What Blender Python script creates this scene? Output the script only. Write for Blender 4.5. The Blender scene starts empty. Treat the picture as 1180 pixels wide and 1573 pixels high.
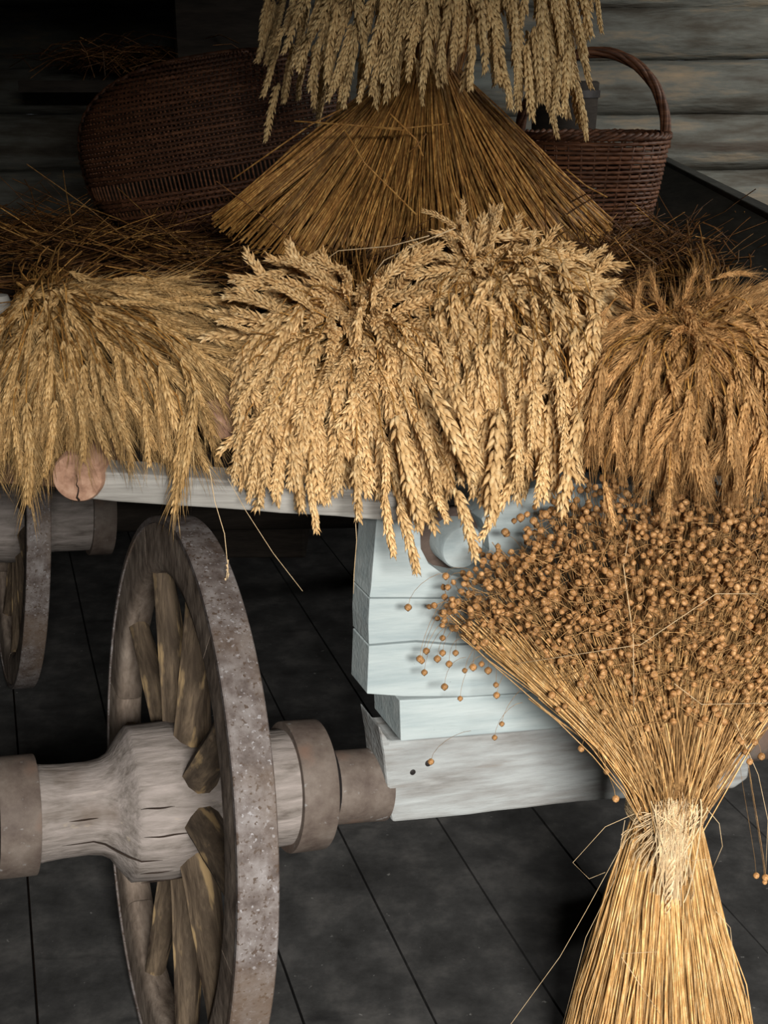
import bpy, bmesh, math, random
import numpy as np
from mathutils import Vector, Matrix, noise
random.seed(7); rng = np.random.default_rng(7)
scene = bpy.context.scene
COL = scene.collection
PI = math.pi

# ---------------------------------------------------------------- camera, world, light
F = 1800.0; PITCH = math.radians(20); CAM = Vector((0, 0, 1.62))
cd = bpy.data.cameras.new('camera'); cam = bpy.data.objects.new('camera', cd); COL.objects.link(cam)
cam.location = CAM; cam.rotation_euler = (PI/2 - PITCH, 0, 0)
cd.sensor_fit = 'VERTICAL'; cd.sensor_height = 24.0; cd.lens = 24.0*F/1573.0
cd.clip_start = 0.05; cd.clip_end = 60
scene.camera = cam
scene.view_settings.view_transform = 'Standard'; scene.view_settings.look = 'None'
scene.view_settings.gamma = 1.0; scene.view_settings.use_curve_mapping = False
scene.view_settings.exposure = 0.0
w = bpy.data.worlds.new('world'); scene.world = w; w.use_nodes = True
bg = w.node_tree.nodes['Background']; bg.inputs[0].default_value = (0.80, 0.90, 1.0, 1); bg.inputs[1].default_value = 0.17

def area(name, loc, target, size, sy, energy, color):
    l = bpy.data.lights.new(name, 'AREA'); l.shape = 'RECTANGLE'; l.size = size; l.size_y = sy
    l.energy = energy; l.color = color
    o = bpy.data.objects.new(name, l); COL.objects.link(o); o.location = loc
    o.rotation_euler = (Vector(target)-Vector(loc)).to_track_quat('-Z', 'Y').to_euler()
    return o
area('doorway_daylight', (0.75, -2.2, 2.62), (0.3, 1.8, 1.2), 1.5, 0.7, 450, (1.0, 0.955, 0.89))
area('back_wall_fill', (2.3, 2.9, 2.1), (1.2, 4.3, 1.5), 0.5, 0.5, 34, (1.0, 0.97, 0.92))  # added lamp brightening the back wall's right; the side wall has no opening

# ---------------------------------------------------------------- helpers
FW = Vector((0, math.cos(PITCH), -math.sin(PITCH))); UP = Vector((0, math.sin(PITCH), math.cos(PITCH)))
def ray(px, py): return FW + Vector((1,0,0))*((px-590)/F) + UP*((786.5-py)/F)
def P(px, py, Y):                       # planning coordinates of the photograph turned into a real point at depth Y
    r = ray(px, py); return CAM + r*(Y/r.y)
def PZ(px, py, z):
    r = ray(px, py); return CAM + r*((z-CAM.z)/r.z)
def PL(px, py, q, n):
    r = ray(px, py); return CAM + r*((q-CAM).dot(n)/r.dot(n))
def rgb(r, g, b, k=1.0):
    f = lambda c: ((c/255)/12.92 if c/255 <= .04045 else (((c/255)+.055)/1.055)**2.4)*k
    return (f(r), f(g), f(b), 1)

def material(name, stops, scale=(1,1,1), nscale=8, detail=6, rough=.8, bump=.3, bscale=30, bdist=.002, rand=0.0,
             spots=None, cracks=None, rot=(0,0,0), distort=0.0, tone=0.0):
    m = bpy.data.materials.new(name); m.use_nodes = True
    nt = m.node_tree; N = nt.nodes; L = nt.links; b = N['Principled BSDF']
    b.inputs['Roughness'].default_value = rough
    try: b.inputs['Specular IOR Level'].default_value = .25
    except Exception: pass
    tc = N.new('ShaderNodeTexCoord'); mp = N.new('ShaderNodeMapping'); mp.inputs['Scale'].default_value = scale
    mp.inputs['Rotation'].default_value = rot
    L.new(tc.outputs['Object'], mp.inputs[0])
    n = N.new('ShaderNodeTexNoise'); n.inputs['Scale'].default_value = nscale; n.inputs['Detail'].default_value = detail
    n.inputs['Distortion'].default_value = distort; n.inputs['Roughness'].default_value = .65
    L.new(mp.outputs[0], n.inputs['Vector'])
    cr = N.new('ShaderNodeValToRGB'); e = cr.color_ramp.elements
    while len(e) < len(stops): e.new(.5)
    for i, (p, c) in enumerate(stops): e[i].position = p; e[i].color = c
    L.new(n.outputs[0], cr.inputs[0]); col = cr.outputs[0]
    if spots:                            # (colour, noise scale, threshold, stretch)
        for (sc, ss, th, st) in spots:
            mp2 = N.new('ShaderNodeMapping'); mp2.inputs['Scale'].default_value = st; L.new(tc.outputs['Object'], mp2.inputs[0])
            n2 = N.new('ShaderNodeTexNoise'); n2.inputs['Scale'].default_value = ss; n2.inputs['Detail'].default_value = 4
            L.new(mp2.outputs[0], n2.inputs['Vector'])
            r2 = N.new('ShaderNodeValToRGB'); r2.color_ramp.elements[0].position = th; r2.color_ramp.elements[1].position = min(1, th+(.07 if ss > 20 else .2))
            L.new(n2.outputs[0], r2.inputs[0])
            mx = N.new('ShaderNodeMix'); mx.data_type = 'RGBA'
            L.new(r2.outputs[0], mx.inputs[0]); L.new(col, mx.inputs[6]); mx.inputs[7].default_value = sc; col = mx.outputs[2]
    if rand:
        oi = N.new('ShaderNodeObjectInfo'); mr = N.new('ShaderNodeMapRange')
        mr.inputs['To Min'].default_value = 1-rand; mr.inputs['To Max'].default_value = 1+rand*.6
        L.new(oi.outputs['Random'], mr.inputs[0])
        vm = N.new('ShaderNodeVectorMath'); vm.operation = 'SCALE'
        L.new(col, vm.inputs[0]); L.new(mr.outputs[0], vm.inputs['Scale']); col = vm.outputs[0]
    if tone:
        at = N.new('ShaderNodeAttribute'); at.attribute_name = 'tone'; mr = N.new('ShaderNodeMapRange')
        mr.inputs['To Min'].default_value = 1-tone; mr.inputs['To Max'].default_value = 1+tone*.7
        L.new(at.outputs['Fac'], mr.inputs[0]); vm = N.new('ShaderNodeVectorMath'); vm.operation = 'SCALE'
        L.new(col, vm.inputs[0]); L.new(mr.outputs[0], vm.inputs['Scale']); col = vm.outputs[0]
    L.new(col, b.inputs['Base Color'])
    if bump:
        mp3 = N.new('ShaderNodeMapping'); mp3.inputs['Scale'].default_value = scale; mp3.inputs['Rotation'].default_value = rot
        L.new(tc.outputs['Object'], mp3.inputs[0])
        n3 = N.new('ShaderNodeTexNoise'); n3.inputs['Scale'].default_value = bscale; n3.inputs['Detail'].default_value = 6
        L.new(mp3.outputs[0], n3.inputs['Vector'])
        bp = N.new('ShaderNodeBump'); bp.inputs['Strength'].default_value = bump; bp.inputs['Distance'].default_value = bdist
        L.new(n3.outputs[0], bp.inputs['Height']); L.new(bp.outputs[0], b.inputs['Normal'])
    return m

class MB:                                # gathers vertices and faces of ONE mesh
    def __init__(s): s.v = []; s.f = []; s.t = []; s.toned = False
    def add(s, vs, fs, tone=.5):
        k = len(s.v); vs = list(vs); s.t += list(tone) if isinstance(tone, list) else [tone]*len(vs); s.v += [tuple(v) for v in vs]; s.f += [tuple(i+k for i in f) for f in fs]
    def tube(s, pts, rad, n=4, cap=True):
        tone = random.random() if not cap or n == 4 else .5; s.toned = True
        pts = [Vector(p) for p in pts]; m = len(pts)
        if not hasattr(rad, '__len__'): rad = [rad]*m
        t0 = (pts[1]-pts[0]).normalized(); a = t0.orthogonal().normalized(); vs = []; fs = []
        for i, p in enumerate(pts):
            t = (pts[min(i+1, m-1)]-pts[max(i-1, 0)]).normalized()
            a = (a - t*a.dot(t)); a = a.normalized() if a.length > 1e-6 else t.orthogonal().normalized()
            b = t.cross(a)
            for k in range(n):
                an = 2*PI*k/n; vs.append(p + (a*math.cos(an)+b*math.sin(an))*rad[i])
        for i in range(m-1):
            for k in range(n):
                k2 = (k+1) % n; fs.append((i*n+k, i*n+k2, (i+1)*n+k2, (i+1)*n+k))
        if cap: fs.append(tuple(range(n-1, -1, -1))); fs.append(tuple((m-1)*n+k for k in range(n)))
        s.add(vs, fs, tone)
    def box(s, c, hx, hy, hz):           # centre and three half vectors
        c = Vector(c); hx, hy, hz = Vector(hx), Vector(hy), Vector(hz)
        vs = [c+hx*i+hy*j+hz*k for i in (-1,1) for j in (-1,1) for k in (-1,1)]
        s.add(vs, [(0,1,3,2),(4,6,7,5),(0,4,5,1),(2,3,7,6),(0,2,6,4),(1,5,7,3)])
    def mesh(s, name, mt, smooth=True, origin=None):
        me = bpy.data.meshes.new(name)
        o = origin or Vector((0,0,0))
        me.from_pydata([(v[0]-o[0], v[1]-o[1], v[2]-o[2]) for v in s.v], [], s.f)
        me.materials.append(mt)
        if smooth: me.polygons.foreach_set('use_smooth', [True]*len(me.polygons))
        me.update()
        if s.toned and len(s.t) == len(me.vertices): me.attributes.new('tone', 'FLOAT', 'POINT').data.foreach_set('value', s.t)
        return me

def link(name, me, parent=None, loc=None, mat=None):
    o = bpy.data.objects.new(name, me); COL.objects.link(o)
    if parent: o.parent = parent
    if mat is not None: o.matrix_local = mat
    elif loc is not None: o.location = loc
    return o
def world_loc(o):
    v = Vector((0,0,0))
    while o: v += o.location; o = o.parent
    return v
def build(mb, name, mt, parent=None, smooth=True, base=None, bevel=0, fix=True, stuff=False):
    """mesh given in world coordinates; the object sits at `base` (unrotated parents only)"""
    base = Vector(base) if base is not None else (world_loc(parent) if parent else Vector((0,0,0)))
    me = mb.mesh(name, mt, smooth, base)
    if fix:
        bm = bmesh.new(); bm.from_mesh(me); bmesh.ops.recalc_face_normals(bm, faces=bm.faces); bm.to_mesh(me); bm.free()
    o = bpy.data.objects.new(name, me); COL.objects.link(o)
    if parent: o.parent = parent; o.location = base-world_loc(parent)
    else: o.location = base
    if bevel:
        bv = o.modifiers.new('bevel', 'BEVEL'); bv.width = bevel; bv.segments = 2; bv.limit_method = 'ANGLE'; bv.angle_limit = .6
    if stuff: o['kind'] = 'stuff'
    return o
def thing(name, label, cat, loc=(0,0,0), group=None):
    o = bpy.data.objects.new(name, None); COL.objects.link(o); o.location = loc
    o.empty_display_size = .05; tag(o, label, cat, group); return o
def tag(o, label, cat, group=None):
    o['label'] = label; o['category'] = cat
    if group: o['group'] = group
def bez(a, b, c, d, n):
    out = []
    for i in range(n+1):
        t = i/n; u = 1-t; out.append(a*u**3 + b*3*u*u*t + c*3*u*t*t + d*t**3)
    return out

# ---------------------------------------------------------------- materials
M = {}
M['floor'] = material('floor_board', [(.3, rgb(34,34,34)), (.5, rgb(52,52,52)), (.7, rgb(74,73,72))], (1,1,1), 9, 8, .78, .5, 25, .004, .12,
    spots=[(rgb(112,112,110), 60, .70, (1,1,1)), (rgb(24,24,25), 6, .62, (1,3,1))])
M['log'] = material('weathered_log', [(.25, rgb(44,38,32)), (.42, rgb(80,76,68)), (.55, rgb(104,105,99)), (.72, rgb(150,132,108))], (1,4,5), 2.2, 8, .85, .8, 9, .01, .15,
    spots=[(rgb(60,46,36), 1.6, .6, (1,3,8)), (rgb(120,130,128), 1.3, .63, (1,2,4))])
M['dark_wood'] = material('dark_timber', [(.3, rgb(28,24,21)), (.7, rgb(52,46,40))], (1,1,6), 6, 6, .85, .6, 20, .004, .1)
M['board_grey'] = material('grey_black_board', [(.3, rgb(34,36,34)), (.7, rgb(62,62,56))], (4,1,4), 6, 6, .85, .6, 20, .004, .1)
M['hub'] = material('weathered_hub_oak', [(.28, rgb(83, 75, 70)), (.45, rgb(122, 115, 110)), (.62, rgb(144, 136, 132)), (.8, rgb(162, 153, 147))], (6,6,1.2), 9, 9, .8, .7, 24, .003, 0,
    spots=[(rgb(171, 158, 137), 26, .68, (1,1,.35)), (rgb(71, 53, 34), 7, .66, (1,1,1)), (rgb(46, 38, 33), 22, .70, (1.5,1.5,.25))], distort=.4)
M['spoke'] = material('old_spoke_wood', [(.3, rgb(54, 44, 36)), (.48, rgb(88, 76, 63)), (.6, rgb(114, 99, 82)), (.78, rgb(154, 134, 104))], (5,5,.9), 10, 9, .8, .8, 26, .003, .15,
    spots=[(rgb(172, 147, 109), 24, .555, (1.6,1.6,.35)), (rgb(39, 28, 21), 22, .58, (1.4,1.4,.3))], distort=.5)
M['felloe'] = material('felloe_wood', [(.3, rgb(81, 70, 61)), (.5, rgb(124, 111, 100)), (.7, rgb(158, 145, 133))], (1,1,3), 12, 9, .82, .8, 40, .003, .12,
    spots=[(rgb(45, 37, 32), 14, .64, (1,1,4))])
M['iron'] = material('rusted_iron_tyre', [(.32, rgb(70, 61, 57)), (.45, rgb(94, 86, 83)), (.56, rgb(112, 106, 104)), (.72, rgb(131, 127, 127))], (1,1,1), 30, 14, .6, .6, 160, .0012, 0,
    spots=[(rgb(73, 61, 53), 150, .58, (1,1,1)), (rgb(139, 137, 139), 170, .61, (1,1,1)), (rgb(92, 77, 64), 5, .52, (1,1,1))])
M['iron_band'] = material('rusted_iron_band', [(.3, rgb(75, 64, 59)), (.5, rgb(98, 88, 81)), (.7, rgb(116, 107, 100))], (1,1,1), 20, 9, .66, .5, 120, .001, 0,
    spots=[(rgb(105, 77, 62), 10, .58, (1,1,1)), (rgb(127, 124, 122), 60, .66, (1,1,1))])
M['dark_iron'] = material('dark_iron', [(.3, rgb(24,22,22)), (.7, rgb(46,42,42))], (1,1,1), 30, 5, .6, .3, 60, .001, 0)
M['blue_wood'] = material('pale_blue_grey_timber', [(.3, rgb(153, 167, 171)), (.5, rgb(172, 184, 186)), (.75, rgb(187, 197, 198))], (1,9,9), 4, 9, .8, .5, 14, .002, .03,
    spots=[(rgb(118, 120, 117), 9, .73, (.7,7,7)), (rgb(100, 100, 97), 120, .74, (1,1,1))])
M['beam'] = material('weathered_axle_beam', [(.25, rgb(100, 97, 92)), (.42, rgb(139, 140, 139)), (.58, rgb(161, 166, 167)), (.8, rgb(179, 184, 184))], (1,7,7), 4, 9, .8, .7, 14, .003, 0,
    spots=[(rgb(78, 69, 64), 3.4, .61, (1.3,1.6,1.6)), (rgb(120, 111, 102), 5, .62, (1,8,8)), (rgb(189, 193, 193), 4, .66, (1,5,5))])
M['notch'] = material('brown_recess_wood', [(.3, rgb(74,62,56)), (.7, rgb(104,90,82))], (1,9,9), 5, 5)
M['rail'] = material('pale_grey_rail', [(.3, rgb(122, 118, 113)), (.5, rgb(158, 156, 151)), (.75, rgb(183, 181, 176))], (1,4,16), 5, 8, .8, .5, 14, .002, .05)
M['pole_end'] = material('sawn_pole_end', [(.3, rgb(132,100,82)), (.5, rgb(166,130,108)), (.7, rgb(188,154,132))], (6,.8,6), 10, 6, .8, .4, 20, .002, .08)
M['crack'] = material('crack_shadow_timber', [(.3, rgb(30,22,18)), (.7, rgb(50,38,30))], bump=0)
M['ear'] = material('wheat_ear', [(.28, rgb(164,124,76)), (.5, rgb(208,172,120)), (.72, rgb(236,210,164))], (1,1,1), 90, 4, .62, .35, 400, .0006, .16, tone=.26)
M['ear_top'] = material('pale_wheat_ear', [(.28, rgb(164,132,88)), (.5, rgb(204,174,124)), (.72, rgb(232,208,158))], (1,1,1), 90, 4, .65, .35, 400, .0006, .16, tone=.26)
M['rye'] = material('rye_ear', [(.28, rgb(150,116,68)), (.5, rgb(190,154,102)), (.72, rgb(226,196,144))], (1,1,1), 70, 4, .6, .3, 300, .0006, .2, tone=.26)
M['rye_brown'] = material('brown_rye_ear', [(.28, rgb(140,100,58)), (.5, rgb(186,142,90)), (.72, rgb(226,186,132))], (1,1,1), 70, 4, .6, .3, 300, .0006, .2, tone=.26)
M['straw'] = material('golden_straw', [(.2, rgb(88,58,28)), (.45, rgb(140,98,50)), (.6, rgb(176,134,74)), (.8, rgb(220,186,122))], (40,40,6), 3, 6, .5, .2, 40, .0006, 0, tone=0.6)
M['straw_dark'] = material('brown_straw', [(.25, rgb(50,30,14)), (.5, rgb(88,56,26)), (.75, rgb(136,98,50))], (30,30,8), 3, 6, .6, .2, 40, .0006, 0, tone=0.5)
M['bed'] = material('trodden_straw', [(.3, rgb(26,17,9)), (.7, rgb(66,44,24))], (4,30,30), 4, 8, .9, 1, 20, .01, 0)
M['flax'] = material('flax_straw', [(.2, rgb(135, 96, 52)), (.45, rgb(186, 144, 90)), (.6, rgb(209, 172, 120)), (.8, rgb(234, 209, 170))], (60,60,8), 3, 6, .45, .2, 40, .0005, 0, tone=0.62)
M['flax_pale'] = material('pale_flax_fibre', [(.3, rgb(190,158,114)), (.7, rgb(226,204,168))], (40,40,10), 4, 6, .6, .2, 40, .0005, 0, tone=0.3)
M['boll'] = material('flax_boll', [(.3, rgb(112,76,42)), (.5, rgb(156,114,70)), (.7, rgb(204,162,114))], (1,1,1), 150, 3, .5, .3, 600, .0003, .25)
M['flax_brown'] = material('brown_flax_stalk', [(.3, rgb(112,78,42)), (.7, rgb(196,156,104))], (40,40,10), 4, 6, .6, .2, 40, .0005, 0, tone=.5)
M['flax_core'] = material('brown_flax_tangle', [(.3, rgb(60,36,18)), (.7, rgb(112,74,38))], (1,1,1), 60, 6, .9, 1, 120, .004, 0)
M['wicker'] = material('dark_brown_wicker', [(.3, rgb(44,27,17)), (.5, rgb(72,45,30)), (.7, rgb(108,72,50))], (3,30,30), 5, 6, .55, .3, 60, .001, 0, tone=0.3)
M['wicker_light'] = material('brown_wicker', [(.3, rgb(56,34,22)), (.5, rgb(86,54,36)), (.7, rgb(122,82,56))], (3,3,30), 5, 6, .55, .3, 60, .001, 0, tone=0.3)

# ---------------------------------------------------------------- the barn: floor, walls, ceiling
FZ = -0.03
pa, pb = PZ(545, 1573, FZ), PZ(445, 1330, FZ)
fd = (pb-pa); fd.z = 0; fd.normalize(); fn = Vector((fd.y, -fd.x, 0))
mb = MB(); mb.box((0, 1.6, FZ-.10), (3.2,0,0), (0,3.7,0), (0,0,.04))
floor = build(mb, 'floor', M['crack'], smooth=False, base=(0,0,FZ)); floor['kind'] = 'structure'
wd = .235
for k in range(-14, 15):
    off = k*wd + (pa.dot(fn)) + wd*.5; mb = MB()
    # board edges wander a little
    n = 16; vs = []; s0 = -2.6; s1 = 6.2
    for i in range(n+1):
        s = s0+(s1-s0)*i/n
        for sd in (-1, 1):
            wob = .004*noise.noise(Vector((s*1.7, (k+(sd+1)/2)*7.1, 0)))
            for zz in (0, -.045): 
                p = fn*(off+sd*(wd/2-.0025)+wob) + fd*s; vs.append((p.x, p.y+1.2, FZ+zz+.003*noise.noise(Vector((k*3.3, s*.8, 1)))))
    fs = []
    for i in range(n):
        a = i*4; b = a+4; fs += [(a, a+2, b+2, b), (a+1, b+1, b+3, a+3), (a, b, b+1, a+1), (a+2, a+3, b+3, b+2)]
    fs += [(0,1,3,2), (n*4, n*4+2, n*4+3, n*4+1)]
    mb.add(vs, fs); vs = None
    o = build(mb, 'floor_board', M['floor'], floor, smooth=False)

YW = 4.45
mb = MB()
for x0, x1 in ((-3.0, -1.012), (-.938, -.430), (-.402, 3.0)):
    mb.box(((x0+x1)/2, YW, FZ+.028), ((x1-x0)/2,0,0), (0,.09,0), (0,0,.029))
wall = build(mb, 'wall_back', M['dark_wood'], smooth=False, base=(0,YW,FZ)); wall['kind'] = 'structure'
edges = [FZ+.055]
rows_px = [340, 262, 176, 90, 8, -75]
def zpx(py): return P(900, py, YW-.1).z
top = [zpx(p) for p in rows_px]
zz = top[0]; low = []
while zz > FZ+.3: zz -= .205; low.append(zz)
low[-1] = FZ+.055
bounds = sorted(low + top + [top[-1]+.21*i for i in range(1, 4)])
for k in range(len(bounds)-1):
    za, zb = bounds[k], bounds[k+1]; r = (zb-za)/2*1.06; cz = (za+zb)/2; mb = MB(); n = 40; sg = 14
    vs = []; fs = []
    for i in range(n+1):
        x = -3+6*i/n
        for j in range(sg):
            a = 2*PI*j/sg
            rr = r*(1+.09*noise.noise(Vector((x*1.3, k*5, math.cos(a))))+.05*noise.noise(Vector((x*4, k*5, a))))
            lo = 0 if k else max(0, FZ+.055-(cz+math.sin(a)*rr))
            vs.append((x, YW+math.cos(a)*rr*.8, cz+math.sin(a)*rr+.015*noise.noise(Vector((x*.7, k*3.1, 4)))*(k > 0)+lo))
    for i in range(n):
        for j in range(sg): fs.append((i*sg+j, i*sg+(j+1) % sg, (i+1)*sg+(j+1) % sg, (i+1)*sg+j))
    mb.add(vs, fs); build(mb, 'log', M['log'], wall)
for nm, x in (('wall_left', -3.05), ('wall_right', 3.05)):
    mb = MB(); mb.box((x, 1.75, 1.4), (.05,0,0), (0,2.85,0), (0,0,1.45))
    o = build(mb, nm, M['dark_wood'], smooth=False, base=(x,2.5,FZ)); o['kind'] = 'structure'
mb = MB()
mb.box((-1.50, -.95, 1.4), (1.55,0,0), (0,.05,0), (0,0,1.45)); mb.box((2.35, -.95, 1.4), (.75,0,0), (0,.05,0), (0,0,1.45)); mb.box((.3, -.95, 2.525), (1.3,0,0), (0,.05,0), (0,0,.325))
o = build(mb, 'wall_front_light_mask', M['dark_wood'], smooth=False, base=(0,-.95,FZ)); o['kind'] = 'structure'  # unseen front wall, added; its doorway is sized to shade left and upper parts
mb = MB(); mb.box((0, 1.8, 2.9), (3.1,0,0), (0,2.85,0), (0,0,.04))
o = build(mb, 'ceiling', M['dark_wood'], smooth=False, base=(0,2.5,2.86)); o['kind'] = 'structure'
# dark post and a dark brace against the back wall, left
mb = MB(); mb.box((( P(365,50,4.15).x), 4.15, 1.4), (.19,0,0), (0,.12,0), (0,0,1.43))
o = build(mb, 'trim_1', M['dark_wood'], smooth=False, base=(P(365,50,4.15).x,4.15,FZ), bevel=.01); o['kind'] = 'structure'

# ---------------------------------------------------------------- the wagon
YAW = .38871546; TILT = .12698
A = Vector((math.cos(YAW)*math.cos(TILT), math.sin(YAW)*math.cos(TILT), -math.sin(TILT)))   # along the axle, to the right
BK = Vector((-math.sin(YAW), math.cos(YAW), 0)); UW = A.cross(BK)
HC = Vector((-.3622, 1.7351, .4613)); RW = .4896; TW = .059
wagon = thing('hay_wagon', 'old wooden hay wagon with iron-tyred spoked wheel and pale blue-grey timbers', 'wagon', (0, 2.2, FZ))

def lathe(profile, seg=48, rough=0.0, sd=0, close=False):
    """profile of (r, z) along local z"""
    vs = []; fs = []; m = len(profile)
    for i, (r, z) in enumerate(profile):
        for j in range(seg):
            a = 2*PI*j/seg; rr = r*(1+rough*noise.noise(Vector((math.cos(a)*2+sd, math.sin(a)*2, z*14)))) if r > 0 else 0
            vs.append((rr*math.cos(a), rr*math.sin(a), z))
    for i in range(m-1 if not close else m):
        i2 = (i+1) % m
        for j in range(seg): fs.append((i*seg+j, i*seg+(j+1) % seg, i2*seg+(j+1) % seg, i2*seg+j))
    mb = MB(); mb.add(vs, fs); return mb
def refine(pr, step=.012):
    out = []
    for (a, b) in zip(pr[:-1], pr[1:]):
        n = max(1, int(math.hypot(b[0]-a[0], b[1]-a[1])/step))
        for i in range(n): out.append((a[0]+(b[0]-a[0])*i/n, a[1]+(b[1]-a[1])*i/n))
    return out+[pr[-1]]
def finish(me, ang=.6):
    bm = bmesh.new(); bm.from_mesh(me); bmesh.ops.recalc_face_normals(bm, faces=bm.faces)
    for e in bm.edges:
        if len(e.link_faces) == 2 and e.calc_face_angle(0) > ang: e.smooth = False
    bm.to_mesh(me); bm.free(); return me
# shared wheel meshes, in the wheel's own frame (z = axle)
h = TW/2
tyre_me = finish(lathe([(RW-.011,-h),(RW-.002,-h),(RW,-h+.002),(RW+.001,0),(RW,h-.002),(RW-.002,h),(RW-.011,h)], 160, .002, close=True).mesh('tyre', M['iron']))
NF = 6; FR0 = RW-.098; FR1 = RW-.0115; FH = .026
def felloe():
    mb = MB(); n = 16; span = 2*PI/NF*.996; vs = []; fs = []
    pr = [(FR0+.006,-FH+.004),(FR0,-FH+.012),(FR0,FH-.012),(FR0+.006,FH-.004),(FR0+.02,FH),(FR1,FH),(FR1,-FH),(FR0+.02,-FH)]
    for i in range(n+1):
        a = -span/2+span*i/n
        for (r, z) in pr:
            rr = r*(1+.003*noise.noise(Vector((a*9, z*60, r*10)))); vs.append((rr*math.cos(a), rr*math.sin(a), z))
    k = len(pr)
    for i in range(n):
        for j in range(k): fs.append((i*k+j, i*k+(j+1) % k, (i+1)*k+(j+1) % k, (i+1)*k+j))
    fs += [tuple(range(k)), tuple(n*k+j for j in range(k-1, -1, -1))]
    mb.add(vs, fs); return finish(mb.mesh('felloe', M['felloe']), .7)
felloe_me = felloe()
NS = 10
def spoke():
    mb = MB(); n = 14; sg = 10; vs = []; fs = []
    for i in range(n+1):
        t = i/n; r = .085+(FR0+.01-.085)*t
        wt = (.033*(1-t)+.021*t)*(1+.12*math.sin(t*PI)); wa = (.036*(1-t)**1.3+.020*(1-(1-t)**1.3))
        z = .022*(1-t)
        for j in range(sg):
            a = 2*PI*j/sg; ca, sa = math.cos(a), math.sin(a)
            q = 1/(abs(ca)**1.5+abs(sa)**1.5)**(1/1.5)
            nn = 1+.05*noise.noise(Vector((t*5, ca, sa)))
            vs.append((wa*q*ca*nn, wt*q*sa*nn, r)); vs[-1] = (vs[-1][0]+z, vs[-1][1], r)
    for i in range(n):
        for j in range(sg): fs.append((i*sg+j, i*sg+(j+1) % sg, (i+1)*sg+(j+1) % sg, (i+1)*sg+j))
    fs += [tuple(range(sg-1, -1, -1)), tuple(n*sg+j for j in range(sg))]
    mb.add(vs, fs); return finish(mb.mesh('spoke', M['spoke']), .8)
spoke_me = spoke()
def hub_mesh():
    pr = [(.03,-.285),(.074,-.286),(.079,-.26),(.080,-.225),(.079,-.22),(.0765,-.19),(.0765,-.15),(.080,-.128),(.088,-.113),(.114,-.095),(.131,-.082),(.1345,-.02),
          (.131,.02),(.124,.045),(.112,.07),(.104,.10),(.103,.19),(.100,.262),(.03,.263)]
    mb = lathe(refine(pr, .01), 56, .02, 3)
    # slight facets on the bulge
    for i, (x, y, z) in enumerate(mb.v):
        if -.1 < z < .06:
            a = math.atan2(y, x); k = 14; fa = math.cos(PI/k)/math.cos(((a) % (2*PI/k))-PI/k); fa = .45+.55*fa
            mb.v[i] = (x*fa, y*fa, z)
    return finish(mb.mesh('hub', M['hub']), .9)
hub_me = hub_mesh()
def band(r, z0, z1, mt, name='hub_band', th=.006, seg=56, ro=.008):
    return finish(lathe([(r-.02,z0),(r-.001,z0),(r,z0+.002),(r,z1-.002),(r-.001,z1),(r-.02,z1)], seg, ro, 5, close=True).mesh(name, mt), .7)
band_out = band(.098, -.296, -.234, M['iron_band']); band_in = band(.1165, .198, .262, M['iron_band']); band_mid = band(.1075,.10,.165,M['iron_band'])
# hub checks: fine dark splits along the grain
def split_mesh(ang, z0, z1, r):
    mb = MB(); pts = []; n = 10
    for i in range(n+1):
        t = i/n; z = z0+(z1-z0)*t; a = ang+.02*noise.noise(Vector((z*30, ang, 0)))
        pts.append((r(z)*math.cos(a), r(z)*math.sin(a), z))
    mb.tube(pts, [.0015*math.sin(PI*(i+.3)/(n+.6)) for i in range(n+1)], 4); return mb.mesh('drying_split', M['crack'])

def wheel(centre, angle0, detail=True):
    wh = bpy.data.objects.new('wheel', None); COL.objects.link(wh); wh.parent = wagon; wh.empty_display_size = .05
    R = Matrix((BK, UW, A)).transposed().to_4x4()          # local x = BK, y = UW, z = A
    R2 = Matrix((BK, A.cross(BK), A)).transposed().to_4x4()
    wh.matrix_local = Matrix.Translation(Vector(centre)-wagon.location) @ R2 @ Matrix.Rotation(angle0, 4, 'Z')
    link('tyre', tyre_me, wh); link('hub', hub_me, wh)
    for k in range(NF): link('felloe', felloe_me, wh, mat=Matrix.Rotation(2*PI*(k+.37)/NF, 4, 'Z'))
    for k in range(NS):
        # spoke local z = radial, local x = axle
        a = 2*PI*(k+.5)/NS; rd = Vector((math.cos(a), math.sin(a), 0)); ax = Vector((0,0,1)); tg = ax.cross(rd)
        link('spoke', spoke_me, wh, mat=Matrix((ax, -tg if False else rd.cross(ax), rd)).transposed().to_4x4())
    link('hub_band', band_out, wh); link('hub_band', band_in, wh)
    return wh
w1 = wheel(HC, .12)
w2 = wheel(Vector((-1.05, 3.15, .461)), .4)
for nm in (w1,):
    rr = lambda z: .1318 if z > -.08 else .0775
    for a, z0, z1 in ((2.55,-.085,-.03),(2.9,-.08,.0),(3.25,-.20,-.03),(3.5,-.08,-.02),(2.7,-.19,-.14),(3.9,-.07,.01)):
        r0 = (lambda z: .1325) if z0 > -.1 else (lambda z: .0772 if z < -.14 else .0772+(z+.14)*1.0 if z < -.09 else .132)
        link('drying_split', split_mesh(a, z0, z1, r0), nm)

def axis_pt(s): return HC + A*s
# axle arm (rusted iron neck) between hub and beam, and the arm at the beam's far end
mb = MB(); mb.tube([axis_pt(.25), axis_pt(.262), axis_pt(.266), axis_pt(.283)], [.078,.078,.076,.072], 40)
build(mb, 'axle_washer', M['dark_iron'], wagon)
ns = axis_pt(.268)+Vector((0,0,-.012)); ne = axis_pt(.388)+Vector((0,0,-.016))
mb = MB(); mb.tube([ns.lerp(ne, t) for t in (0, .1, .35, .6, .88, .92, 1)], [.062,.0665,.067,.067,.0675,.068,.068], 40)
o = build(mb, 'axle_arm', M['iron_band'], wagon); finish(o.data, .6)

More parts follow.
